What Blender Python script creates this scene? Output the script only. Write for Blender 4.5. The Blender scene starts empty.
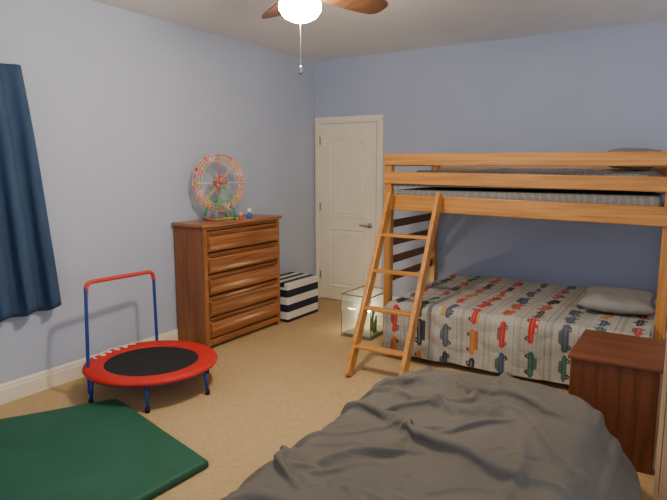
import bpy, bmesh, math, random, time
import numpy as np
from mathutils import Vector, Matrix, noise
random.seed(4)
S=bpy.context.scene
COL=S.collection

# ---------------------------------------------------------------- materials
def newmat(name):
    m=bpy.data.materials.new(name); m.use_nodes=True
    nt=m.node_tree; b=nt.nodes['Principled BSDF']
    return m,nt,b
def noisy(name,c1,c2,scale=(8,8,8),nscale=1.0,rough=.6,bump=0.0,bscale=40,detail=4,spec=.3,metal=0):
    m,nt,b=newmat(name)
    tc=nt.nodes.new('ShaderNodeTexCoord'); mp=nt.nodes.new('ShaderNodeMapping')
    mp.inputs['Scale'].default_value=scale
    nz=nt.nodes.new('ShaderNodeTexNoise'); nz.inputs['Scale'].default_value=nscale; nz.inputs['Detail'].default_value=detail
    cr=nt.nodes.new('ShaderNodeValToRGB')
    cr.color_ramp.elements[0].position=.3; cr.color_ramp.elements[1].position=.7
    cr.color_ramp.elements[0].color=(*c1,1); cr.color_ramp.elements[1].color=(*c2,1)
    nt.links.new(tc.outputs['Object'],mp.inputs['Vector']); nt.links.new(mp.outputs[0],nz.inputs['Vector'])
    nt.links.new(nz.outputs['Fac'],cr.inputs[0]); nt.links.new(cr.outputs[0],b.inputs['Base Color'])
    b.inputs['Roughness'].default_value=rough; b.inputs['Specular IOR Level'].default_value=spec
    b.inputs['Metallic'].default_value=metal
    if bump>0:
        n2=nt.nodes.new('ShaderNodeTexNoise'); n2.inputs['Scale'].default_value=bscale; n2.inputs['Detail'].default_value=6
        bp=nt.nodes.new('ShaderNodeBump'); bp.inputs['Strength'].default_value=bump; bp.inputs['Distance'].default_value=.02
        nt.links.new(tc.outputs['Object'],n2.inputs['Vector']); nt.links.new(n2.outputs['Fac'],bp.inputs['Height'])
        nt.links.new(bp.outputs[0],b.inputs['Normal'])
    return m
def plain(name,c,rough=.5,metal=0,spec=.4):
    d=tuple(x*.93 for x in c)
    return noisy(name,d,c,(5,5,5),1,rough,0,spec=spec,metal=metal)
def wood(name,c1,c2,axis,rough=.4,across=26,along=1.6,lo=.32,hi=.62):
    sc=[across]*3; sc[axis]=along
    m,nt,b=newmat(name)
    tc=nt.nodes.new('ShaderNodeTexCoord'); mp=nt.nodes.new('ShaderNodeMapping'); mp.inputs['Scale'].default_value=sc
    nz=nt.nodes.new('ShaderNodeTexNoise'); nz.inputs['Scale'].default_value=1; nz.inputs['Detail'].default_value=6; nz.inputs['Distortion'].default_value=1.2
    cr=nt.nodes.new('ShaderNodeValToRGB')
    cr.color_ramp.elements[0].position=lo; cr.color_ramp.elements[1].position=hi
    cr.color_ramp.elements[0].color=(*c1,1); cr.color_ramp.elements[1].color=(*c2,1)
    oi=nt.nodes.new('ShaderNodeObjectInfo'); ad=nt.nodes.new('ShaderNodeVectorMath'); ad.operation='ADD'
    nt.links.new(tc.outputs['Object'],ad.inputs[0]); nt.links.new(oi.outputs['Random'],ad.inputs[1])
    nt.links.new(ad.outputs[0],mp.inputs['Vector']); nt.links.new(mp.outputs[0],nz.inputs['Vector'])
    nt.links.new(nz.outputs['Fac'],cr.inputs[0]); nt.links.new(cr.outputs[0],b.inputs['Base Color'])
    bp=nt.nodes.new('ShaderNodeBump'); bp.inputs['Strength'].default_value=.12; bp.inputs['Distance'].default_value=.004
    nt.links.new(nz.outputs['Fac'],bp.inputs['Height']); nt.links.new(bp.outputs[0],b.inputs['Normal'])
    b.inputs['Roughness'].default_value=rough
    return m
PINE=[wood('pine_%s'%a,(.42,.170,.036),(.64,.30,.072),i,.33,30,1.2,.33,.64) for i,a in enumerate('xyz')]
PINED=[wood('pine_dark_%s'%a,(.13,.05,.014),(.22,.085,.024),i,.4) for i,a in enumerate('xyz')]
OAK=[wood('oak_%s'%a,(.20,.070,.022),(.42,.170,.058),i,.28,26,1.4,.32,.68) for i,a in enumerate('xyz')]
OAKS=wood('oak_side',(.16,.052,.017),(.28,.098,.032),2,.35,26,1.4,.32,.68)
OAKD=[wood('oak_dark_%s'%a,(.06,.018,.007),(.13,.045,.016),i,.4) for i,a in enumerate('xyz')]
CHEST=[wood('chest_%s'%a,(.125,.040,.016),(.20,.066,.026),i,.38) for i,a in enumerate('xyz')]
PALEW=[wood('pale_wood_%s'%a,(.42,.27,.15),(.55,.38,.23),i,.45) for i,a in enumerate('xyz')]
FANW=wood('fan_wood',(.055,.022,.011),(.10,.042,.020),0,.4)
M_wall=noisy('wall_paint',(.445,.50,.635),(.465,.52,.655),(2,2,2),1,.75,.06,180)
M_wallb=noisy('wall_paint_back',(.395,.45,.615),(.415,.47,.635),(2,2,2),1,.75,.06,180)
M_ceil=noisy('ceiling_paint',(.74,.73,.73),(.78,.77,.77),(2,2,2),1,.9,.15,120)
M_white=plain('white_trim',(.87,.80,.67),.45)
M_door=plain('door_white',(.87,.80,.66),.45)
M_carpet=noisy('carpet',(.50,.35,.18),(.62,.45,.245),(70,70,70),1,.95,.5,220,spec=.05)
M_nickel=plain('brushed_nickel',(.45,.42,.38),.3,1)
M_bronze=plain('dark_bronze',(.12,.09,.07),.35,.8)
M_black=plain('black_fabric',(.012,.013,.014),.8)
M_red=noisy('red_pad',(.50,.016,.012),(.62,.026,.018),(6,6,6),1,.6,.1,30)
M_redfoam=plain('red_foam',(.60,.05,.04),.6)
M_blue=plain('blue_tube',(.015,.05,.28),.35)
M_green=noisy('green_vinyl',(.018,.095,.058),(.024,.117,.073),(3,3,3),1,.6,.10,14)
M_curt=noisy('navy_curtain',(.034,.068,.138),(.048,.088,.170),(20,20,4),1,.85,.1,200)
M_grey=noisy('grey_comforter',(.128,.117,.105),(.154,.142,.128),(3,3,3),1,.85,.15,120,spec=.2)
M_matt=plain('mattress_cloth',(.35,.34,.32),.9)
M_pillow=noisy('pillow_cloth',(.25,.24,.225),(.31,.30,.285),(3,30,3),1,.9,.2,60)
M_glass,nt,b=newmat('clear_plastic')
b.inputs['Base Color'].default_value=(.75,.9,.8,1); b.inputs['Roughness'].default_value=.08
b.inputs['Alpha'].default_value=.10
M_edge=plain('tank_trim',(.16,.15,.13),.4)

def stripes(name,c1,c2,axis,freq,duty=.5,wob=0,off=0,rough=.8):
    m,nt,b=newmat(name)
    tc=nt.nodes.new('ShaderNodeTexCoord'); sp=nt.nodes.new('ShaderNodeSeparateXYZ')
    nz=nt.nodes.new('ShaderNodeTexNoise'); nz.inputs['Scale'].default_value=3
    ml=nt.nodes.new('ShaderNodeMath'); ml.operation='MULTIPLY_ADD'; ml.inputs[1].default_value=wob
    mu=nt.nodes.new('ShaderNodeMath'); mu.operation='MULTIPLY_ADD'; mu.inputs[1].default_value=freq; mu.inputs[2].default_value=off
    fr=nt.nodes.new('ShaderNodeMath'); fr.operation='FRACT'
    gt=nt.nodes.new('ShaderNodeMath'); gt.operation='GREATER_THAN'; gt.inputs[1].default_value=duty
    mx=nt.nodes.new('ShaderNodeMix'); mx.data_type='RGBA'
    mx.inputs[6].default_value=(*c1,1); mx.inputs[7].default_value=(*c2,1)
    nt.links.new(tc.outputs['Object'],sp.inputs[0]); nt.links.new(tc.outputs['Object'],nz.inputs['Vector'])
    nt.links.new(nz.outputs['Fac'],ml.inputs[0]); nt.links.new(sp.outputs[axis],ml.inputs[2])
    nt.links.new(ml.outputs[0],mu.inputs[0]); nt.links.new(mu.outputs[0],fr.inputs[0]); nt.links.new(fr.outputs[0],gt.inputs[0])
    nt.links.new(gt.outputs[0],mx.inputs[0]); nt.links.new(mx.outputs[2],b.inputs['Base Color'])
    b.inputs['Roughness'].default_value=rough
    return m
M_stripebox=stripes('navy_white_stripes',(.008,.013,.035),(.72,.70,.66),2,1/.15,.5,0,.5)
M_upbed=stripes('grey_striped_cloth',(.20,.195,.19),(.27,.26,.25),0,1/.055,.75,.25)

# ---------------------------------------------------------------- builders
def finish(ob,mat,parent=None,smooth=False,label=None):
    if mat is not None and len(ob.data.materials)==0: ob.data.materials.append(mat)
    COL.objects.link(ob)
    if parent is not None:
        ob.parent=parent; ob.location=ob.location-parent.location
    if smooth:
        for p in ob.data.polygons: p.use_smooth=True
    if label: ob['label']=label
    return ob
def thing(name,loc,label,cat,group=None):
    e=bpy.data.objects.new(name,None); e.location=loc; e.empty_display_size=.1
    COL.objects.link(e); e['label']=label; e['category']=cat
    if group: e['group']=group
    return e
def tag(ob,label,cat,group=None):
    ob['label']=label; ob['category']=cat
    if group: ob['group']=group
    return ob
def structure(ob): ob['kind']='structure'; return ob
def frombm(name,bm,origin=None):
    me=bpy.data.meshes.new(name)
    if origin is None:
        vs=[v.co for v in bm.verts]
        origin=Vector([(min(v[i] for v in vs)+max(v[i] for v in vs))/2 for i in range(3)])
    origin=Vector(origin)
    bmesh.ops.translate(bm,verts=bm.verts,vec=-origin)
    bmesh.ops.recalc_face_normals(bm,faces=bm.faces)
    bm.to_mesh(me); bm.free()
    ob=bpy.data.objects.new(name,me); ob.location=origin
    return ob
def merge(bm,t):
    me=bpy.data.meshes.new('tmp'); t.to_mesh(me); t.free(); bm.from_mesh(me); bpy.data.meshes.remove(me)
def add_box(bm,x0,x1,y0,y1,z0,z1,bev=0,seg=2,slope=0):
    t=bmesh.new(); r=bmesh.ops.create_cube(t,size=1)
    for v in t.verts: v.co=Vector((x0+(v.co.x+.5)*(x1-x0),y0+(v.co.y+.5)*(y1-y0),z0+(v.co.z+.5)*(z1-z0)))
    if bev>0: bmesh.ops.bevel(t,geom=list(t.edges),offset=bev,segments=seg,affect='EDGES',profile=.5)
    if slope:
        for v in t.verts: v.co.z-=slope*(v.co.x-(x0+x1)/2)
    merge(bm,t)
def box(name,x0,x1,y0,y1,z0,z1,mat,parent=None,bev=.006,seg=2,label=None,slope=0):
    bm=bmesh.new(); add_box(bm,x0,x1,y0,y1,z0,z1,bev,seg,slope)
    return finish(frombm(name,bm),mat,parent,label=label)
def add_beam(bm,p0,p1,w,h,side=Vector((1,0,0)),bev=.005):
    p0=Vector(p0);p1=Vector(p1); d=(p1-p0); L=d.length; d.normalize()
    s=(side-d*side.dot(d)).normalized(); n=d.cross(s)
    t=bmesh.new(); bmesh.ops.create_cube(t,size=1)
    for v in t.verts: v.co=Vector((v.co.x*w,v.co.y*h,v.co.z*L))
    if bev>0: bmesh.ops.bevel(t,geom=list(t.edges),offset=bev,segments=2,affect='EDGES',profile=.5)
    c=(p0+p1)/2
    for v in t.verts: v.co=c+s*v.co.x+n*v.co.y+d*v.co.z
    merge(bm,t)
def beam(name,p0,p1,w,h,mat,parent=None,side=Vector((1,0,0)),bev=.005):
    bm=bmesh.new(); add_beam(bm,p0,p1,w,h,side,bev); return finish(frombm(name,bm),mat,parent)
def add_tube(bm,pts,r,n=12,closed=False):
    pts=[Vector(p) for p in pts]; N=len(pts); rings=[]
    up=None
    for i,p in enumerate(pts):
        if closed: d=(pts[(i+1)%N]-pts[i-1]).normalized()
        else: d=(pts[min(i+1,N-1)]-pts[max(i-1,0)]).normalized()
        if up is None:
            up=Vector((0,0,1)) if abs(d.z)<.9 else Vector((1,0,0))
        a=(up-d*up.dot(d)).normalized(); b_=d.cross(a); up=a
        rr=r[i] if isinstance(r,(list,tuple)) else r
        rings.append([bm.verts.new(p+a*math.cos(2*math.pi*k/n)*rr+b_*math.sin(2*math.pi*k/n)*rr) for k in range(n)])
    for i in range(N if closed else N-1):
        A=rings[i];B=rings[(i+1)%N]
        for k in range(n): bm.faces.new((A[k],A[(k+1)%n],B[(k+1)%n],B[k]))
    if not closed:
        bm.faces.new(rings[0][::-1]); bm.faces.new(rings[-1])
def tube(name,pts,r,mat,parent=None,n=12,closed=False,label=None):
    bm=bmesh.new(); add_tube(bm,pts,r,n,closed); return finish(frombm(name,bm),mat,parent,True,label)
def arc_path(corners,rad,n=6):
    out=[Vector(corners[0])]
    for i in range(1,len(corners)-1):
        p=Vector(corners[i]);a=(Vector(corners[i-1])-p).normalized();c=(Vector(corners[i+1])-p).normalized()
        for k in range(n+1):
            t=k/n; out.append((p+a*rad)*(1-t)**2+p*2*t*(1-t)+(p+c*rad)*t*t)
    out.append(Vector(corners[-1])); return out
def add_lathe(bm,prof,c,n=32):
    rings=[]
    for r,z in prof:
        rings.append([bm.verts.new((c[0]+max(r,.0004)*math.cos(2*math.pi*k/n),c[1]+max(r,.0004)*math.sin(2*math.pi*k/n),c[2]+z)) for k in range(n)])
    for A,B in zip(rings,rings[1:]):
        for k in range(n): bm.faces.new((A[k],A[(k+1)%n],B[(k+1)%n],B[k]))
    bm.faces.new(rings[0][::-1]); bm.faces.new(rings[-1])
def lathe(name,prof,c,mat,parent=None,n=32,smooth=True):
    bm=bmesh.new(); add_lathe(bm,prof,c,n); return finish(frombm(name,bm),mat,parent,smooth)
def grid(name,f,nu,nv,mat,origin=None,parent=None,solid=0):
    bm=bmesh.new()
    V=[[bm.verts.new(f(i/nu,j/nv)) for j in range(nv+1)] for i in range(nu+1)]
    for i in range(nu):
        for j in range(nv): bm.faces.new((V[i][j],V[i+1][j],V[i+1][j+1],V[i][j+1]))
    bm.normal_update()
    ob=frombm(name,bm,origin)
    finish(ob,mat,parent,True)
    if solid:
        md=ob.modifiers.new('thickness','SOLIDIFY'); md.thickness=solid; md.offset=-1
    return ob
def sm(a,b,x):
    t=max(0,min(1,(x-a)/(b-a))); return t*t*(3-2*t)

# ---------------------------------------------------------------- grey comforter: cloth relaxed over a mound
def sdf(x,y):
    cxx,cyy=-.870,1.80; hx,hy=.770,1.33; r=.36
    if x>cxx: r=.48
    qx=abs(x-cxx)-(hx-r); qy=abs(y-cyy)-(hy-r)
    return -(math.hypot(max(qx,0),max(qy,0))+min(max(qx,qy),0)-r)
ridges=[([(-1.40,2.92),(-1.1,2.88),(-.8,2.93),(-.45,2.80)],.030,.045),
        ([(-1.5,2.68),(-1.25,2.58),(-.95,2.70),(-.65,2.55),(-.3,2.45)],.050,.04),
        ([(-1.45,2.4),(-1.2,2.48),(-.95,2.36),(-.6,2.40),(-.3,2.1)],.045,.035),
        ([(-1.2,3.0),(-1.15,2.8),(-1.22,2.6)],.03,.035),
        ([(-.75,2.95),(-.72,2.75),(-.85,2.5),(-1.05,2.25)],.035,.035),
        ([(-1.35,2.15),(-1.0,2.12),(-.7,1.95),(-.25,1.95)],.040,.04),
        ([(-1.62,2.55),(-1.42,2.25),(-1.3,1.9)],.03,.035),
        ([(-1.55,2.1),(-1.38,1.85),(-1.2,1.6)],.03,.035),
        ([(-.9,2.1),(-.95,1.9),(-1.1,1.7)],.03,.035),
        ([(-.5,2.25),(-.45,2.0),(-.5,1.7)],.03,.035)]
def segd(p,a,c_):
    ax,ay=a;bx,by=c_; dx,dy=bx-ax,by-ay; t=max(0,min(1,((p[0]-ax)*dx+(p[1]-ay)*dy)/(dx*dx+dy*dy)))
    return math.hypot(p[0]-ax-t*dx,p[1]-ay-t*dy)
def base_h(x,y):
    d=sdf(x,y)
    if d<=0: return 0.0
    left=sm(-1.0,-1.6,x)
    wd=.22+.30*left
    t=max(0,min(1,(d-.03)/wd)); h=.43*(1-(1-t)**(2.1-.6*left))
    h+=.04*sm(-1.5,-.5,x)*t
    h+=t*(.028*noise.noise(Vector((x*2.3,y*2.3,3)))+.018*noise.noise(Vector((x*4.5+3,y*5,8))))
    vx=x+.09*noise.noise(Vector((x*3,y*3,31))); vy=y+.09*noise.noise(Vector((x*3,y*3,37)))
    for pl,a,w in ridges:
        dd=min(segd((vx,vy),p,q) for p,q in zip(pl,pl[1:]))
        if dd<w*3: h+=a*.60*math.exp(-(dd/w/.65)**2)*min(1,t*1.5)
    return max(h,0.0)
X_0,X_1,Y_0,Y_1=-1.68,-.07,.45,3.15
NX,NY=108,180
xs=np.linspace(X_0,X_1,NX+1); ys=np.linspace(Y_0,Y_1,NY+1)
BH=np.array([[base_h(x,y) for y in ys] for x in xs])
SD=np.array([[sdf(x,y) for y in ys] for x in xs])
def fld(s,z): return np.array([[noise.noise(Vector((x*s,y*s,z))) for y in ys] for x in xs])
RX=fld(2.0,21); RY=fld(2.0,41)
P0=np.array([[noise.noise(Vector((x*3+y*1.5,y*7-x*2,61)))+.7*noise.noise(Vector((x*7+y*2,y*4-x*3,63))) for y in ys] for x in xs])
def sample(px,py):
    fx=np.clip((px-X_0)/(X_1-X_0)*NX,0,NX-1e-4); fy=np.clip((py-Y_0)/(Y_1-Y_0)*NY,0,NY-1e-4)
    i=fx.astype(int); j=fy.astype(int); a=fx-i; c=fy-j
    return BH[i,j]*(1-a)*(1-c)+BH[i+1,j]*a*(1-c)+BH[i,j+1]*(1-a)*c+BH[i+1,j+1]*a*c
P=np.zeros((NX+1,NY+1,3)); P[...,0]=xs[:,None]; P[...,1]=ys[None,:]
P[...,2]=BH
def sl(di,dj):
    a0=slice(0,P.shape[0]-di); a1=slice(di,None)
    if dj>=0: return a0,a1,slice(0,P.shape[1]-dj),slice(dj,None)
    return a0,a1,slice(-dj,None),slice(0,P.shape[1]+dj)
def rest(di,dj,ex):
    a0,a1,b0,b1=sl(di,dj)
    return np.linalg.norm(P[a1,b1]-P[a0,b0],axis=-1)*ex[a0,b0]
inside=np.clip((SD-.03)/.12,0,1)
EX=1+inside*np.clip(.13+.26*RX,0.03,.30); EY=1+inside*np.clip(.18+.30*RY,0.05,.40); ED=(EX+EY)/2
cons=[]
for di,dj,ex,k in ((1,0,EX,.5),(0,1,EY,.5),(1,1,ED,.25),(1,-1,ED,.25)): cons.append((di,dj,rest(di,dj,ex),k))
for di,dj,k,th in ((2,0,.35,.93),(0,2,.35,.93),(4,0,.18,.84),(0,4,.18,.84)): cons.append((di,dj,rest(di,dj,EX if di else EY)*th,-k))
pin=(SD<.02)
P[...,2]+=.012+inside*.08*np.clip(P0+.1,0,1)
Q=P.copy(); X0P=P.copy()
for it in range(700):
    vel=(P-Q)*.94; Q=P.copy()
    P=P+vel; P[...,2]-=.00020
    for di,dj,rl,k in cons:
        a0,a1,b0,b1=sl(di,dj)
        d=P[a1,b1]-P[a0,b0]; L=np.sqrt((d*d).sum(-1))+1e-9
        if k<0: c=np.where(L<rl,(L-rl)/L,0)*(-k)*.5
        else: c=(L-rl)/L*k*.5
        c=c[...,None]*d
        P[a0,b0]+=c*.8; P[a1,b1]-=c*.8
    g=sample(P[...,0],P[...,1])+.008
    hit=P[...,2]<g
    P[...,2]=np.where(hit,g,P[...,2])
    hx=hit[...,None]
    P[...,:2]=np.where(hx,Q[...,:2]+(P[...,:2]-Q[...,:2])*.5,P[...,:2])
    P[pin]=X0P[pin]
bm=bmesh.new(); V={}
for i in range(NX+1):
    for j in range(NY+1):
        if SD[i,j]>-.015:
            p=P[i,j]
            if not np.isfinite(p).all(): p=X0P[i,j]
            V[(i,j)]=bm.verts.new((p[0],p[1],max(p[2],.003)))
for i in range(NX):
    for j in range(NY):
        q=[V.get(k) for k in ((i,j),(i+1,j),(i+1,j+1),(i,j+1))]
        if all(q) : bm.faces.new(q)
for v in [v for v in bm.verts if not v.link_faces]: bm.verts.remove(v)
cl=frombm('comforter',bm); finish(cl,M_grey,None,True)
sb=cl.modifiers.new('smooth','SUBSURF'); sb.levels=2; sb.render_levels=2
tag(cl,'rumpled dark grey comforter draped over a low mattress','comforter')
m=box('mattress',-1.15,-.50,.95,2.70,0,.22,M_matt,None,.05,4); tag(m,'low mattress on the floor under the grey comforter','mattress')

# ---------------------------------------------------------------- room
XW=-3.80; YB=5.61; H=2.74
structure(box('floor',XW-.1,1.6,-1.0,YB+.1,-.1,0,M_carpet,bev=0))
structure(box('ceiling',XW-.1,1.6,-1.0,YB+.1,H,H+.1,M_ceil,bev=0))
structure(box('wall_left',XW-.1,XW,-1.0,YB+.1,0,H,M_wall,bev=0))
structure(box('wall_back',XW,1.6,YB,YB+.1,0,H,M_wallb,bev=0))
def baseboard(name,p0,p1,nrm):
    bm=bmesh.new(); p0=Vector(p0);p1=Vector(p1);nrm=Vector(nrm)
    prof=[(0,0),(.016,0),(.016,.095),(.012,.105),(.012,.118),(.004,.135),(0,.135)]
    A=[bm.verts.new(p0+nrm*a+Vector((0,0,z))) for a,z in prof]; B=[bm.verts.new(p1+nrm*a+Vector((0,0,z))) for a,z in prof]
    n=len(prof)
    for i in range(n): bm.faces.new((A[i],A[(i+1)%n],B[(i+1)%n],B[i]))
    bm.faces.new(A); bm.faces.new(B[::-1])
    return structure(finish(frombm(name,bm),M_white))
baseboard('baseboard_left',(XW,-1,0),(XW,YB,0),(1,0,0))
baseboard('baseboard_back',(-2.91,YB,0),(1.6,YB,0),(0,-1,0))
# door
dx0,dx1=-3.715,-2.985
door=box('door_1',dx0,dx1,YB-.022,YB-.002,.012,2.03,M_door,bev=.002); structure(door)
def panel(name,x0,x1,z0,z1,arch):
    pts=[]
    if arch:
        n=16; cx=(x0+x1)/2; hw=(x1-x0)/2
        pts=[(x0,z0),(x1,z0)]
        for k in range(n+1):
            t=1-2*k/n; pts.append((cx+hw*t,z1-.09*abs(t)**1.7))
    else: pts=[(x0,z0),(x1,z0),(x1,z1),(x0,z1)]
    P=[]
    for a,c in zip(pts,pts[1:]+pts[:1]):
        m=max(1,int(math.dist(a,c)/.02))
        for k in range(m): P.append((a[0]+(c[0]-a[0])*k/m,a[1]+(c[1]-a[1])*k/m))
    cx=sum(p[0] for p in P)/len(P); cz=sum(p[1] for p in P)/len(P)
    bm=bmesh.new(); rings=[]
    yb=YB-.022
    for ins,dy in [(0,0.001),(.008,-.010),(.022,-.010),(.034,0.0005),(.055,-.006),(.056,-.006)]:
        ring=[]
        for x,z in P:
            wx=(x1-x0)/2; wz=(z1-z0)/2
            ring.append(bm.verts.new(((x-cx)*(1-ins/wx)+cx,yb+dy,(z-cz)*(1-ins/wz)+cz)))
        rings.append(ring)
    n=len(P)
    for A,B in zip(rings,rings[1:]):
        for k in range(n): bm.faces.new((A[k],A[(k+1)%n],B[(k+1)%n],B[k]))
    bm.faces.new(rings[-1])
    return finish(frombm(name,bm),M_door,door)
panel('door_panel',dx0+.12,dx1-.12,.98,1.90,True)
panel('door_panel',dx0+.12,dx1-.12,.16,.86,False)
bm=bmesh.new()
hx=dx1-.065; hz=.905; yb=YB-.022
t=bmesh.new(); add_lathe(t,[(.030,0),(.030,.008),(.024,.012),(.012,.014),(.011,.045)],(0,0,0),20)
for v in t.verts: v.co=Vector((hx+v.co.x,yb-v.co.z,hz+v.co.y))
merge(bm,t)
add_tube(bm,[(hx,yb-.042,hz),(hx-.03,yb-.048,hz),(hx-.07,yb-.046,hz+.004),(hx-.115,yb-.038,hz+.002)],[.011,.010,.009,.008],10)
finish(frombm('door_handle',bm),M_nickel,door,True,label='brushed metal lever handle')
for z in (.25,1.05,1.8):
    box('hinge',dx0-.006,dx0+.012,YB-.03,YB-.02,z,z+.09,M_nickel,door,.001)
def casing(name,x0,x1,z0,z1):
    bm=bmesh.new(); add_box(bm,x0,x1,YB-.018,YB,z0,z1,.003); 
    if z1-z0>1: 
        add_box(bm,x0+.015,x1-.02,YB-.026,YB-.016,z0,z1,.003)
    else: add_box(bm,x0,x1,YB-.026,YB-.016,z0+.02,z1-.015,.003)
    return structure(finish(frombm(name,bm),M_white))
casing('trim_1',XW+.012,dx0-.004,0,2.035)
casing('trim_2',dx1+.004,dx1+.075,0,2.035)
casing('trim_3',XW+.012,dx1+.075,2.036,2.108)

# ---------------------------------------------------------------- curtain + rod
rod=thing('curtain_rod',(XW,1.2,2.19),'black metal curtain rod behind the blue curtain top','curtain rod')
tube('rod',[(XW+.03,-.2,2.165),(XW+.03,2.08,2.165)],.007,M_black,rod)
tube('bracket',[(XW+.001,2.02,2.165),(XW+.03,2.02,2.165)],.006,M_black,rod)
def curt(u,v):
    z=2.195-1.605*v
    spread=1+.18*v
    y=2.145+.145*v-(1-u)*0.95*spread
    ph=(1-u)*math.pi*2*6.5
    amp=.022+.028*v
    x=XW+.085+amp*math.sin(ph+.6*math.sin(v*3))+.012*noise.noise(Vector((u*6,v*2,0)))
    y+=.015*math.sin(ph*2+1)*v
    z+=.015*math.sin(ph+1)*v-.02*(1-u)*v
    return (x,y,z)
c=grid('curtain',curt,160,40,M_curt,solid=.003)
tag(c,'navy blue fabric curtain hanging in soft folds on the wall','curtain')

# ---------------------------------------------------------------- dresser
D=thing('dresser',(-3.6,3.92,0),'reddish-brown wooden five-drawer dresser against blue wall','dresser')
X0,X1=-3.782,-3.42; Y0,Y1=3.40,4.45; HT=1.085
box('back_panel',X0,X0+.015,Y0+.045,Y1-.045,.04,HT-.03,OAK[2],D,0)
box('side_panel',X0,X1-.02,Y0+.015,Y0+.045,0.0,HT-.03,OAKS,D,.003)
box('side_panel',X0,X1-.02,Y1-.045,Y1-.015,0.0,HT-.03,OAKS,D,.003)
box('top',X0-.005,X1+.012,Y0-.01,Y1+.01,HT-.03,HT,OAK[1],D,.008)
box('face_frame',X1-.045,X1-.03,Y0+.04,Y1-.04,.05,HT-.03,OAKD[1],D,.001)
box('stile',X1-.025,X1-.008,Y0+.015,Y0+.055,0,HT-.03,OAK[2],D,.004); box('stile',X1-.025,X1-.008,Y1-.055,Y1-.015,0,HT-.03,OAK[2],D,.004)
box('bottom_rail',X1-.028,X1-.012,Y0+.05,Y1-.05,0.03,.085,OAK[1],D,.004)
box('top_rail',X1-.028,X1-.012,Y0+.05,Y1-.05,HT-.055,HT-.03,OAK[1],D,.003)
zs=.095; dh=(HT-.06-zs)/5
for i in range(5):
    z0=zs+i*dh+.006; z1=zs+(i+1)*dh-.010
    bm=bmesh.new()
    prof=[(-.03,z0),(-.008,z0),(.004,z0+.010),(.012,z0+.025),(.017,z0+.05),(.018,z0+.075),(.014,z0+.10),(.005,z1-.050),(-.006,z1-.040),(-.018,z1-.032),(-.018,z1-.014),(-.002,z1-.006),(-.004,z1),(-.03,z1)]
    A=[bm.verts.new((X1+a,Y0+.06,z)) for a,z in prof]; B=[bm.verts.new((X1+a,Y1-.06,z)) for a,z in prof]
    n=len(prof)
    for k in range(n): bm.faces.new((A[k],A[(k+1)%n],B[(k+1)%n],B[k]))
    bm.faces.new(A); bm.faces.new(B[::-1])
    dr=finish(frombm('drawer',bm),OAK[1],D)
    h=box('drawer_pull',X1-.018,X1-.007,Y0+.09,Y1-.09,z1-.044,z1-.030,OAKD[1],None,.003)
    w=h.location.copy(); h.parent=dr; h.location=w-(dr.location+D.location)

# ---------------------------------------------------------------- toy ferris wheel
C=Vector((-3.60,3.80,1.415)); R=.25
FW=thing('toy_ferris_wheel',(C.x,C.y,HT),'colourful plastic construction-set ferris wheel standing on the dresser','toy ferris wheel')
cr_=plain('toy_red',(.74,.07,.06),.35); cy_=plain('toy_yellow',(.88,.62,.12),.35); cg_=plain('toy_green',(.10,.5,.18),.35)
cw_=plain('toy_white',(.88,.85,.78),.35); cb_=plain('toy_blue',(.05,.12,.6),.35); co_=plain('toy_orange',(.9,.34,.09),.35)
cp_=plain('toy_pink',(.84,.34,.32),.35)
ang=math.radians(-14); U=Vector((math.sin(-ang),math.cos(ang),0)).normalized(); W=Vector((U.y,-U.x,0))
def wp(a,r,off): return C+U*math.cos(a)*r+Vector((0,0,math.sin(a)*r))+W*off
for s in (-.03,.03):
    tube('rim',[wp(2*math.pi*k/48,R,s) for k in range(48)],.0050,cp_,FW,8,True)
    tube('rim',[wp(2*math.pi*k/48,R*.90,s) for k in range(48)],.0025,cw_,FW,6,True)
    tube('rim',[wp(2*math.pi*k/36,R*.80,s) for k in range(36)],.0036,cy_ if s>0 else cp_,FW,6,True)
    tube('hub_ring',[wp(2*math.pi*k/24,R*.22,s) for k in range(24)],.0045,cr_ if s>0 else co_,FW,6,True)
def multi(name,segs,r,mat,parent,n=6):
    bm=bmesh.new()
    for a,b_ in segs: add_tube(bm,[a,b_],r,n)
    return finish(frombm(name,bm),mat,parent,True)
for i in range(24):
    a=2*math.pi*i/24
    if i%3==0: multi('spoke',[(wp(a,.01,0),wp(a,R,s)) for s in (-.03,.03)]+[(wp(a,R,-.03),wp(a,R,.03))],.0028,[cw_,cy_,cr_,cg_][(i//3)%4],FW)
    h_=math.pi/24
    multi('lattice_rod',[(wp(a,R,-.03),wp(a,R,.03))]+[(wp(a,R,s),wp(a+h_,R*.8,s)) for s in (-.03,.03)]+[(wp(a+h_,R*.8,s),wp(a+2*h_,R,s)) for s in (-.03,.03)],.0030,[cr_,cw_,co_,cy_,cr_,cg_][i%6],FW)
for i in range(12):
    a=2*math.pi*i/12; p=wp(a,R,0)
    bm=bmesh.new(); add_box(bm,p.x-.015,p.x+.015,p.y-.012,p.y+.012,p.z-.024,p.z-.014,.002)
    add_box(bm,p.x-.015,p.x-.010,p.y-.012,p.y+.012,p.z-.02,p.z+.008,.002)
    finish(frombm('gondola',bm),[cr_,cy_,co_,cg_,cr_][i%5],FW)
multi('axle',[(wp(0,0,-.09),wp(0,0,.09))],.012,cr_,FW,12)
zb=HT+.010
segs=[]
for s in (-.075,.075):
    for k in (-.12,.12):
        q=C+U*k+W*s; q.z=zb; segs.append((wp(0,0,s),q))
    a=C+U*-.12+W*s;a.z=zb; b_=C+U*.12+W*s;b_.z=zb; segs.append((a,b_))
    a=C+U*-.06+W*s;a.z=(zb+C.z)/2; b_=C+U*.06+W*s;b_.z=(zb+C.z)/2; segs.append((a,b_))
    a=C+U*-.06+W*s;a.z=(zb+C.z)/2; b_=C+U*.12+W*s;b_.z=zb; segs.append((a,b_))
segs.append((wp(0,0,-.075),wp(0,0,.075)))
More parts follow.
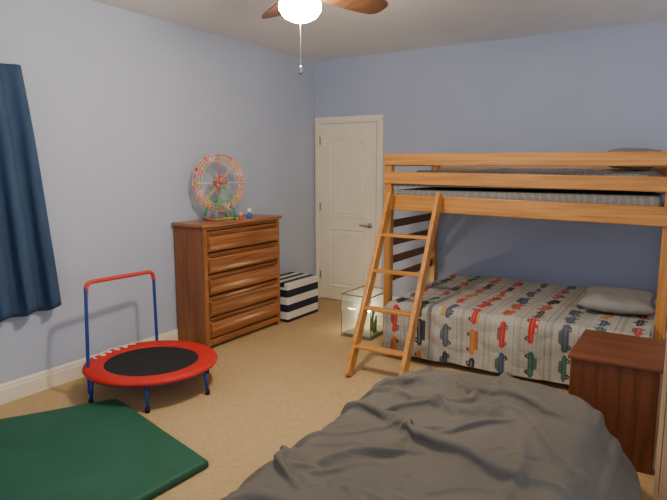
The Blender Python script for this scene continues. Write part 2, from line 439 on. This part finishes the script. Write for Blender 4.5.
multi('stand',segs,.006,cg_,FW,8)
for k,m_ in ((-.12,cr_),(.12,cy_),(.04,co_),(-.05,cr_)):
    q=C+U*k
    a=q+W*-.085;a.z=zb;b_=q+W*.085;b_.z=zb
    multi('base_rod',[(a,b_)],.009,m_,FW,8)
def figurine(x,y,mb,mh,label,s=1):
    T=thing('toy_figurine',(x,y,HT),label,'toy')
    lathe('body',[(.020*s,0.001),(.022*s,.01*s),(.018*s,.03*s),(.010*s,.045*s)],(x,y,HT),mb,T,16)
    lathe('head',[(.002,.042*s),(.016*s,.048*s),(.020*s,.062*s),(.015*s,.078*s),(.002,.084*s)],(x,y,HT),mh,T,16)
figurine(-3.50,4.08,cb_,cw_,'small blue and white toy figure on the dresser top',1.1)
figurine(-3.47,3.93,cr_,cy_,'small red and yellow toy figure beside the toy wheel',.75)

# ---------------------------------------------------------------- striped box
SB=thing('storage_box',(-3.57,4.76,0),'navy and white striped fabric storage box beside dresser','storage box')
box('body',-3.76,-3.385,4.50,5.05,0,.365,M_stripebox,SB,.012,3)
o=box('lid',-3.765,-3.38,4.495,5.055,.358,.400,stripes('lid_stripes',(.008,.013,.035),(.72,.70,.66),0,1/.13,.5,0,.35),SB,.006,2)

# ---------------------------------------------------------------- clear tank
TK=thing('clear_tank',(-2.55,4.62,0),'clear plastic tank with lit greenish inside beside bunk bed','tank')
tx0,tx1,ty0,ty1,th=-2.71,-2.40,4.42,4.84,.40
box('pane',tx0,tx1,ty0,ty0+.006,.02,th-.02,M_glass,TK,0); box('pane',tx0,tx1,ty1-.006,ty1,.02,th-.02,M_glass,TK,0)
box('pane',tx0,tx0+.006,ty0+.007,ty1-.007,.02,th-.02,M_glass,TK,0); box('pane',tx1-.006,tx1,ty0+.007,ty1-.007,.02,th-.02,M_glass,TK,0)
def frame(name,z0,z1):
    bm=bmesh.new(); e=.006
    o4=[(tx0-.003,ty0-.003),(tx1+.003,ty0-.003),(tx1+.003,ty1+.003),(tx0-.003,ty1+.003)]
    i4=[(tx0+e,ty0+e),(tx1-e,ty0+e),(tx1-e,ty1-e),(tx0+e,ty1-e)]
    R4=[[bm.verts.new((x,y,z)) for x,y in q] for q,z in ((o4,z0),(o4,z1),(i4,z1),(i4,z0))]
    for k in range(4):
        A=R4[k];B=R4[(k+1)%4]
        for q in range(4): bm.faces.new((A[q],A[(q+1)%4],B[(q+1)%4],B[q]))
    return finish(frombm(name,bm),M_edge,TK)
frame('rim',th-.010,th); frame('base_rim',0,.012)
for x in (tx0,tx1-.006):
    for y in (ty0,ty1-.006): box('corner_post',x,x+.006,y,y+.006,.012,th-.010,M_edge,TK,.001)
M_tankfill,nt,b=newmat('tank_fill_glow')
b.inputs['Base Color'].default_value=(1,1,.9,1); b.inputs['Emission Color'].default_value=(1,.80,.48,1); b.inputs['Emission Strength'].default_value=600
box('tank_fill_strip',tx0+.05,tx0+.12,4.74,4.752,.17,.181,M_tankfill,TK,.003,label='added glowing strip that brightens the tank and nearby carpet')  # added emitter, no real lamp here; warms tank and carpet by the door
box('gravel',tx0+.01,tx1-.01,ty0+.01,ty1-.01,.004,.03,noisy('gravel',(.10,.12,.05),(.26,.24,.12),(60,60,60),1,.9,.8,80),TK,.004)
for i in range(9):
    a=random.uniform(0,6.28); bx=-2.52+random.uniform(-.08,.09); by=4.58+random.uniform(-.12,.10)
    tube('plant',[(bx,by,.028),(bx+.015*math.cos(a),by+.015*math.sin(a),.13),(bx+.05*math.cos(a),by+.05*math.sin(a),random.uniform(.18,.27))],[.010,.014,.003],plain('tank_plant',(.07,.15,.05),.6) if i==0 else bpy.data.materials['tank_plant'],TK,6,label='green plastic plant')

# ---------------------------------------------------------------- bunk bed
BX0,BX1=-2.27,-.155; UF=4.47; BB=5.55; LF=4.13; LX0=-2.05
B=thing('bunk_bed',(-1.2,4.85,0),'honey pine wooden bunk bed with wider lower bunk','bunk bed')
def post(x,y,z1,w=.065): return box('post',x-w/2,x+w/2,y-w/2,y+w/2,0,z1,PINE[2],B,.007)
for x,lx in ((BX0,LX0),(BX1,BX1)):
    post(x,UF+.03,1.665); post(x,BB-.03,1.665); post(lx,LF+.035,.40)
    for z0,z1 in ((1.56,1.655),(1.39,1.49),(1.18,1.31)):
        box('end_rail',x-.012,x+.012,UF+.06,BB-.06,z0,z1,PINE[1],B,.005)
    for z0,z1 in ((1.02,1.09),(.86,.93),(.70,.77),(.54,.61)):
        box('end_slat',x-.010,x+.010,UF+.06,BB-.06,z0,z1,PINED[1],B,.004)
    box('end_rail',lx-.012,lx+.012,LF+.065,BB-.06,.12,.30,PINED[1],B,.005)
SL=.012
box('guard_rail',BX0-.03,BX1+.22,UF-.027,UF-.004,1.562,1.660,PINE[0],B,.008,slope=.004)
box('guard_rail',BX0-.03,BX1+.22,UF-.027,UF-.004,1.398,1.500,PINE[0],B,.008,slope=SL)
box('side_rail',BX0-.03,BX1+.22,UF-.030,UF-.004,1.170,1.305,PINE[0],B,.008,slope=.016)
box('guard_rail',BX0,BX1,BB-.004,BB+.018,1.45,1.55,PINE[0],B,.006)
box('side_rail',BX0,BX1,BB-.004,BB+.018,1.178,1.312,PINE[0],B,.006)
box('side_rail',LX0,BX1,LF-.022,LF,.05,.21,PINED[0],B,.006)
box('side_rail',BX0,BX1,BB-.004,BB+.018,.12,.30,PINED[0],B,.006)
box('slat_base',BX0+.02,BX1-.02,UF+.005,BB-.01,1.20,1.225,PINED[0],B,.003)
box('slat_base',LX0+.02,BX1-.02,LF+.01,BB-.01,.20,.225,PINED[0],B,.003)
m=box('mattress',BX0+.05,BX1-.05,UF+.02,BB-.02,1.226,1.36,M_upbed,None,.03,4); tag(m,'grey striped mattress on the upper bunk','mattress')
def upb(u,v):
    x=BX0+.04+u*(BX1-BX0-.08)
    e=min(u*20,(1-u)*20,(1-v)*14,1); e=max(e,0)**.5
    s=v*1.16
    if s<.10:
        y=UF+.012; z=1.39+s
    else: y=UF+.012+(s-.10); z=1.49
    k=min(1,v*12)
    z=1.37+(z-1.37)*max(e,.2)+e*k*(.03*sm(.05,.45,v)+.022*noise.noise(Vector((x*3,y*5,1)))+.014*noise.noise(Vector((x*9,y*12,1))))
    return (x,min(y,BB-.02),z)
o=grid('blanket',upb,160,80,M_upbed); tag(o,'rumpled grey striped blanket on the upper bunk','blanket')
def pillow(name,c,sx,sy,sz,mat,label,rot=0,tilt=0,ex=3.2):
    bm=bmesh.new(); n=30
    def f(i,j,s):
        u=-1+2*i/n; v=-1+2*j/n
        e=(max(0,1-abs(u)**ex)*max(0,1-abs(v)**ex))**.5
        pin=1+.05*(abs(u)*abs(v))**2
        w=.12*noise.noise(Vector((u*2,v*2,s+c[0])))+.05*noise.noise(Vector((u*5,v*5,s+c[0])))
        return Vector((u*sx/2*pin*(1-.05*(1-v*v)*(abs(u)>.9)),v*sy/2*pin,s*sz/2*e*(1+w*2)))
    V={}
    for s in (1,-1):
        for i in range(n+1):
            for j in range(n+1):
                edge=i in(0,n) or j in(0,n)
                k=(i,j,0 if edge else s)
                if k not in V: V[k]=bm.verts.new(f(i,j,s))
    for s in (1,-1):
        for i in range(n):
            for j in range(n):
                q=[V[(a,b_,0 if (a in(0,n) or b_ in(0,n)) else s)] for a,b_ in((i,j),(i+1,j),(i+1,j+1),(i,j+1))]
                bm.faces.new(q if s>0 else q[::-1])
    M=Matrix.Translation(c)@Matrix.Rotation(rot,4,'Z')@Matrix.Rotation(tilt,4,'X')
    bmesh.ops.transform(bm,matrix=M,verts=bm.verts)
    o=finish(frombm(name,bm),mat,None,True); tag(o,label,'pillow'); return o
pillow('pillow',(-.45,5.14,1.62),.46,.40,.15,M_pillow,'grey pillow on the upper bunk behind the rail',.1,.05)
QX0,QX1=-2.10,BX1-.045
m=box('mattress',QX0+.10,BX1-.05,LF+.02,BB-.03,.226,.42,M_matt,None,.035,4); tag(m,'pale mattress on the lower bunk','mattress')
# vehicle quilt, colours written per vertex
res=.0068
L1=BB-.03-(LF-.015); L2=.42; LE=.30
W1=QX1-QX0
NU=int((W1+LE)/res); NV=int((L1+L2)/res)
rng=random.Random(11)
pal=[(.48,.02,.016),(.48,.08,.02),(.015,.03,.075),(.44,.025,.02),(.03,.07,.14),(.02,.02,.025),(.03,.12,.07),(.52,.17,.03),(.02,.02,.03),(.07,.09,.12)]
cells={}
def cell(ci,k):
    if (ci,k) not in cells: cells[(ci,k)]=(rng.choice(pal),rng.uniform(-.005,.005),rng.choice([0,1,2,3,3]),rng.uniform(-.010,.010),rng.uniform(.88,1.1))
    return cells[(ci,k)]
def qcol(x,s):
    cw=.215
    t=(x-QX0)/cw; ci=math.floor(t); fx=(t-ci-.5)*cw
    pk=math.floor(s/.24+ (ci%2)*.5)
    tone=1+.06*math.sin(ci*3.7+pk*5.1)
    base=(.40*tone,.388*tone,.350*tone)
    fine=((x-QX0)/.0269)%1; fy=(s/.04)%1
    if fine<.36: base=tuple(c_*(.84 if fy<.6 else .96) for c_ in base)
    if abs(abs(fx)-.088)<.005: base=(.25,.24,.215) if (s/.02)%1<.7 else (.34,.33,.30)
    ch=.235; tt=s/ch+ (0.5 if ci%2 else 0)+(.25*math.sin(ci*2.3)); k=math.floor(tt); fs=(tt-k-.5)*ch
    col,dx,kind,ds,sc_=cell(ci,k); fx-=dx; fs-=ds
    side=1 if ci%2==0 else -1
    q=fx*side/1.36/sc_; fs=fs/1.66/sc_
    if abs(q)<.055:
        lim=.062-(.008 if abs(q-.004)>.011 else 0)
        if abs(fs)<lim and -.012<q<.020:
            if abs(q-.004)<.0035 and abs(fs)<.05: return tuple(c_*.5+.12 for c_ in col)
            return col
        if kind==0 and -.045<fs<.015 and -.030<q<=-.012: return (.45,.45,.42) if -.026<q<-.018 and (abs(fs+.03)<.009 or abs(fs)<.009) else col
        if kind==1 and -.058<fs<.035 and -.032<q<=-.012: return tuple(c_*.6+.03 for c_ in col)
        if kind==2 and .01<fs<.058 and -.032<q<=-.012: return (.42,.26,.07)
        if kind==3 and abs(fs+.005)<.034-abs(q+.012)*.7 and -.028<q<=-.012: return (.10,.12,.14) if -.024<q else col
        for w in (-.038,.038):
            r=math.hypot((fs-w)*1.25,(q-.022))
            if r<.005: return (.35,.35,.32)
            if r<.013: return (.015,.015,.015)
    return base
def fold(s,flat,r):
    arc=r*math.pi/2
    if s<flat: return s,0,0
    if s<flat+arc:
        a=(s-flat)/r; return flat+r*math.sin(a), r-r*math.cos(a), a
    return flat+r, r+s-flat-arc, math.pi/2
def qpos(u,v):
    r=.06
    su=(1-u)*(W1+LE); s=v*(L1+L2)
    ax,dropu,au=fold(su,W1-r-.0,r); ay,dropv,av=fold(s,(BB-.03)-(LF-.035+r),r)
    x=QX1-ax; y=BB-.03-ay
    drop=max(dropu,dropv)+.25*min(dropu,dropv)
    z=.465-drop
    n=Vector((-math.sin(au),-math.sin(av),math.cos(au)*math.cos(av)))
    if n.length<1e-4: n=Vector((0,0,1))
    n.normalize()
    w=.010*noise.noise(Vector((x*4,s*3,0)))+.014*noise.noise(Vector((x*1.6,s*1.6,4)))
    w+=.020*(abs(noise.noise(Vector((x*5+s*2,s*7-x*2,4))))-.25)
    w+=.014*math.sin(x*15+2.4*math.sin(x*3)+s*3)*min(1,dropv/.2)
    p=Vector((x,y,z))+n*(w+.010)
    if av>1.2: p.y=min(p.y,LF-.026)
    p.z=max(p.z,.055)
    return p
M_quilt,nt,b=newmat('vehicle_quilt')
at=nt.nodes.new('ShaderNodeAttribute'); at.attribute_name='Col'; nt.links.new(at.outputs['Color'],b.inputs['Base Color']); b.inputs['Roughness'].default_value=.9
nz=nt.nodes.new('ShaderNodeTexNoise'); nz.inputs['Scale'].default_value=60; bp=nt.nodes.new('ShaderNodeBump'); bp.inputs['Strength'].default_value=.2;bp.inputs['Distance'].default_value=.01
nt.links.new(nz.outputs['Fac'],bp.inputs['Height']); nt.links.new(bp.outputs[0],b.inputs['Normal'])
def qgrid():
    vs=[];cols=[]
    for i in range(NU+1):
        for j in range(NV+1):
            u=i/NU;v=j/NV
            vs.append(qpos(u,v)-Vector((-1.2,4.8,.4))); cols.extend((*qcol(QX0-LE+u*(W1+LE),v*(L1+L2)),1.0))
    fs=[(i*(NV+1)+j,i*(NV+1)+j+1,(i+1)*(NV+1)+j+1,(i+1)*(NV+1)+j) for i in range(NU) for j in range(NV)]
    me=bpy.data.meshes.new('quilt'); me.from_pydata(vs,[],fs)
    ca=me.color_attributes.new('Col','FLOAT_COLOR','POINT'); ca.data.foreach_set('color',cols)
    o=bpy.data.objects.new('quilt',me); o.location=(-1.2,4.8,.4); finish(o,M_quilt,None,True)
    tag(o,'beige-grey quilt printed with rows of colourful vehicles on lower bunk','quilt')
qgrid()
pillow('pillow',(-.455,4.76,.552),.50,.44,.115,M_pillow,'grey-beige pillow on the lower bunk quilt',.05,.06,5.5)

# ---------------------------------------------------------------- ladder
LD=thing('bunk_ladder',(-1.88,3.53,0),'honey pine wooden ladder leaning against the bunk rail','ladder')
lt=[Vector((-2.20,UF-.075,1.33)),Vector((-1.765,UF-.075,1.33))]
lb=[Vector((-2.10,3.53,0.012)),Vector((-1.67,3.53,0.012))]
for a,c_ in zip(lt,lb): beam('ladder_rail',c_,a,.034,.085,PINE[2],LD)
for z in (1.0,.73,.46,.20):
    t=z/1.33; a=lb[0].lerp(lt[0],t)+Vector((.015,0,0)); c_=lb[1].lerp(lt[1],t)-Vector((.015,0,0))
    beam('rung',a,c_,.075,.024,PINE[0],LD,side=Vector((0,1,0)))

# ---------------------------------------------------------------- chest
CH=thing('wooden_chest',(-.28,3.45,0),'reddish-brown plain wooden chest at foot of grey bed','chest')
cx0,cx1,cy0,cy1,chh=-.515,-.085,3.17,3.72,.57
box('body',cx0+.006,cx1-.006,cy0+.006,cy1-.006,0,chh-.025,CHEST[2],CH,.004)
box('top',cx0-.008,cx1+.008,cy0-.008,cy1+.008,chh-.025,chh,CHEST[0],CH,.006)
PC=thing('pale_cabinet',(.15,3.05,0),'pale wooden cabinet standing beside the dark chest','cabinet')
box('side_panel',-.070,-.050,2.88,3.26,0,.80,PALEW[2],PC,.003)
box('side_panel',.38,.40,2.88,3.26,0,.80,PALEW[2],PC,.003)
box('top',-.073,.41,2.87,3.265,.80,.825,PALEW[0],PC,.005)
box('back_panel',-.049,.379,3.245,3.26,.02,.80,PALEW[2],PC,.001)
box('door',-.048,.160,2.875,2.893,.06,.79,PALEW[2],PC,.003)
box('door',.164,.378,2.875,2.893,.06,.79,PALEW[2],PC,.003)
box('plinth',-.049,.379,2.90,2.915,0,.055,PALEW[0],PC,.002)

# ---------------------------------------------------------------- green mat
def build_mat():
    bm=bmesh.new()
    quad=[Vector((-3.15,2.30)),Vector((-2.05,2.03)),Vector((-2.10,.95)),Vector((-3.76,1.25))]
    n=90
    def f(i,j):
        a=-1+2*i/n;b_=-1+2*j/n
        a2=a*math.sqrt(1-.014*b_**16*abs(a)**3) ; b2=b_*math.sqrt(1-.014*a**16*abs(b_)**3)
        u=(a2+1)/2; v=(b2+1)/2
        p=(quad[0]*(1-u)+quad[1]*u)*(1-v)+(quad[3]*(1-u)+quad[2]*u)*v
        e=min(i,n-i,j,n-j)/n*60
        z=.034+.010*math.sqrt(max(0,1-(1-min(1,e))**2))+.004*noise.noise(Vector((p.x*2.5,p.y*2.5,0)))
        return Vector((p.x,p.y,z))
    T=[[bm.verts.new(f(i,j)) for j in range(n+1)] for i in range(n+1)]
    for i in range(n):
        for j in range(n): bm.faces.new((T[i][j],T[i+1][j],T[i+1][j+1],T[i][j+1]))
    bd=[T[i][0] for i in range(n)]+[T[n][j] for j in range(n)]+[T[i][n] for i in range(n,0,-1)]+[T[0][j] for j in range(n,0,-1)]
    cc=Vector((-2.8,1.6))
    prev=bd
    for zz,inn in ((.010,0),(.002,.006)):
        lo=[]
        for v in bd:
            d=(cc-Vector((v.co.x,v.co.y))).normalized()*inn; lo.append(bm.verts.new((v.co.x+d.x,v.co.y+d.y,zz)))
        for k in range(len(bd)): bm.faces.new((prev[k],prev[(k+1)%len(bd)],lo[(k+1)%len(bd)],lo[k]))
        prev=lo
    bm.faces.new(prev)
    o=finish(frombm('play_mat',bm),M_green,None,True); tag(o,'dark green vinyl padded mat lying on the carpet','mat')
build_mat()

# ---------------------------------------------------------------- trampoline
TC=Vector((-3.175,2.62,0)); TR=.435; TZ=.205
TP=thing('mini_trampoline',TC,'red and black mini trampoline with blue legs and handlebar','trampoline')
tube('frame',[TC+Vector((TR*math.cos(a),TR*math.sin(a),TZ-.02)) for a in [2*math.pi*k/64 for k in range(64)]],.014,M_blue,TP,10,True)
lathe('jumping_mat',[(.001,-.004),(.325,-.004),(.325,.0),(.001,.0)],(TC.x,TC.y,TZ-.006),M_black,TP,64,False)
lathe('padded_ring',[(.317,-.010),(.450,-.022),(.456,-.014),(.450,.001),(.43,.009),(.39,.012),(.35,.009),(.322,.0),(.317,-.010)],(TC.x,TC.y,TZ),M_red,TP,72)
for k in range(6):
    a=math.radians(15+60*k); p=TC+Vector((TR*.96*math.cos(a),TR*.96*math.sin(a),0))
    q=TC+Vector((TR*1.0*math.cos(a),TR*1.0*math.sin(a),0))
    lg=tube('leg',[p+Vector((0,0,TZ-.025)),q+Vector((0,0,.02))],.012,M_blue,TP)
    f=lathe('foot_cap',[(.015,0.001),(.017,.01),(.015,.035)],(q.x,q.y,0),M_black,None,14); w=f.location.copy(); f.parent=lg; f.location=w-lg.location-TP.location
h0=Vector((-3.43,2.31,0)); h1=Vector((-3.50,2.94,0)); 
b0=Vector((-3.40,2.27,0)); b1=Vector((-3.50,2.945,0))
pts=arc_path([b0+Vector((0,0,.03)),b0+Vector((0,0,.2)),h0+Vector((0,0,.785)),h1+Vector((0,0,.76)),b1+Vector((0,0,.2)),b1+Vector((0,0,.03))],.06)
tube('handlebar',pts,.012,M_blue,TP)
pp=arc_path([h0+Vector((0,0,.71)),h0+Vector((0,0,.785)),h1+Vector((0,0,.76)),h1+Vector((0,0,.69))],.06)
tube('foam_grip',pp,.0150,M_redfoam,TP)
PP=[]
for k in range(161):
    t=k/160; ph=t*math.pi*2*4.5
    a=math.radians(210-t*48)+.075*math.cos(ph)
    rr=.387+(.026+.012*(1 if (t<.12 or .5<t<.62) else 0))*math.sin(ph)
    PP.append(TC+Vector((rr*math.cos(a),rr*math.sin(a),TZ+.0135)))
tube('printed_lettering',PP,.0045,plain('white_print',(.85,.80,.76),.6),TP,6,label='white cursive print on red pad')

# ---------------------------------------------------------------- ceiling fan
FC=Vector((-1.83,2.57,0))
FN=thing('ceiling_fan',(FC.x,FC.y,H),'ceiling fan with dark wooden blades and lit globe light','ceiling fan')
lathe('canopy',[(.07,0),(.07,-.02),(.05,-.05),(.02,-.06)],(FC.x,FC.y,H),M_bronze,FN)
lathe('downrod',[(.013,0),(.013,-.12)],(FC.x,FC.y,H-.04),M_bronze,FN,16)
lathe('motor_housing',[(.03,0.0),(.09,-.015),(.12,-.04),(.12,-.10),(.09,-.125),(.05,-.135),(.05,-.16)],(FC.x,FC.y,H-.13),M_bronze,FN)
M_glow,nt,b=newmat('lit_glass')
b.inputs['Base Color'].default_value=(1,.95,.85,1); b.inputs['Emission Color'].default_value=(1,.84,.62,1); b.inputs['Emission Strength'].default_value=290
lathe('light_globe',[(.05,0),(.085,-.02),(.11,-.055),(.11,-.09),(.085,-.125),(.045,-.145),(.002,-.15)],(FC.x,FC.y,H-.285),M_glow,FN)
zbk=H-.272
for k in range(5):
    a=math.radians(71+72*k)
    bm=bmesh.new()
    d=Vector((math.cos(a),math.sin(a),0)); s=Vector((-math.sin(a),math.cos(a),0))
    prof=[(.17,.048),(.25,.062),(.38,.074),(.50,.077),(.555,.070),(.585,.052),(.595,.025)]
    out=[(r,w) for r,w in prof]+[(r,-w) for r,w in prof[::-1]]
    top=[];bot=[]
    for r,w in out:
        p=FC+d*r+s*w; z=zbk-w*.26
        top.append(bm.verts.new((p.x,p.y,z+.005))); bot.append(bm.verts.new((p.x,p.y,z-.005)))
    n=len(out)
    for q in range(n): bm.faces.new((top[q],top[(q+1)%n],bot[(q+1)%n],bot[q]))
    bm.faces.new(top); bm.faces.new(bot[::-1])
    bl=finish(frombm('blade',bm),FANW,FN)
    bm=bmesh.new()
    add_beam(bm,FC+d*.09+Vector((0,0,zbk+.050)),FC+d*.22+Vector((0,0,zbk+.010)),.045,.008,s,.002)
    br=finish(frombm('blade_bracket',bm),M_bronze,None); w=br.location.copy(); br.parent=bl; br.location=w-bl.location-FN.location
bm=bmesh.new()
cx_,cy_2=FC.x,FC.y
zc0=H-.435
pr=[]
for i in range(28):
    z=-i*.0078
    pr+= [(.0012,z),(.0036,z-.0035),(.0012,z-.007)]
z=-28*.0078
pr+=[(.004,z-.002),(.009,z-.01),(.010,z-.035),(.004,z-.05)]
add_lathe(bm,pr,(cx_,cy_2,zc0),10)
finish(frombm('pull_chain',bm),M_nickel,FN,True)

# ---------------------------------------------------------------- world + camera
w=bpy.data.worlds.new('World'); S.world=w; w.use_nodes=True
bg=w.node_tree.nodes['Background']; bg.inputs[0].default_value=(.90,.91,.96,1); bg.inputs[1].default_value=1.0
cam=bpy.data.cameras.new('Camera'); co=bpy.data.objects.new('Camera',cam); COL.objects.link(co)
co.location=(0,0,1.56); co.rotation_euler=(math.radians(90-8.3),0,math.radians(32.3))
cam.sensor_width=36; cam.lens=31.03; cam.clip_start=.05
S.camera=co
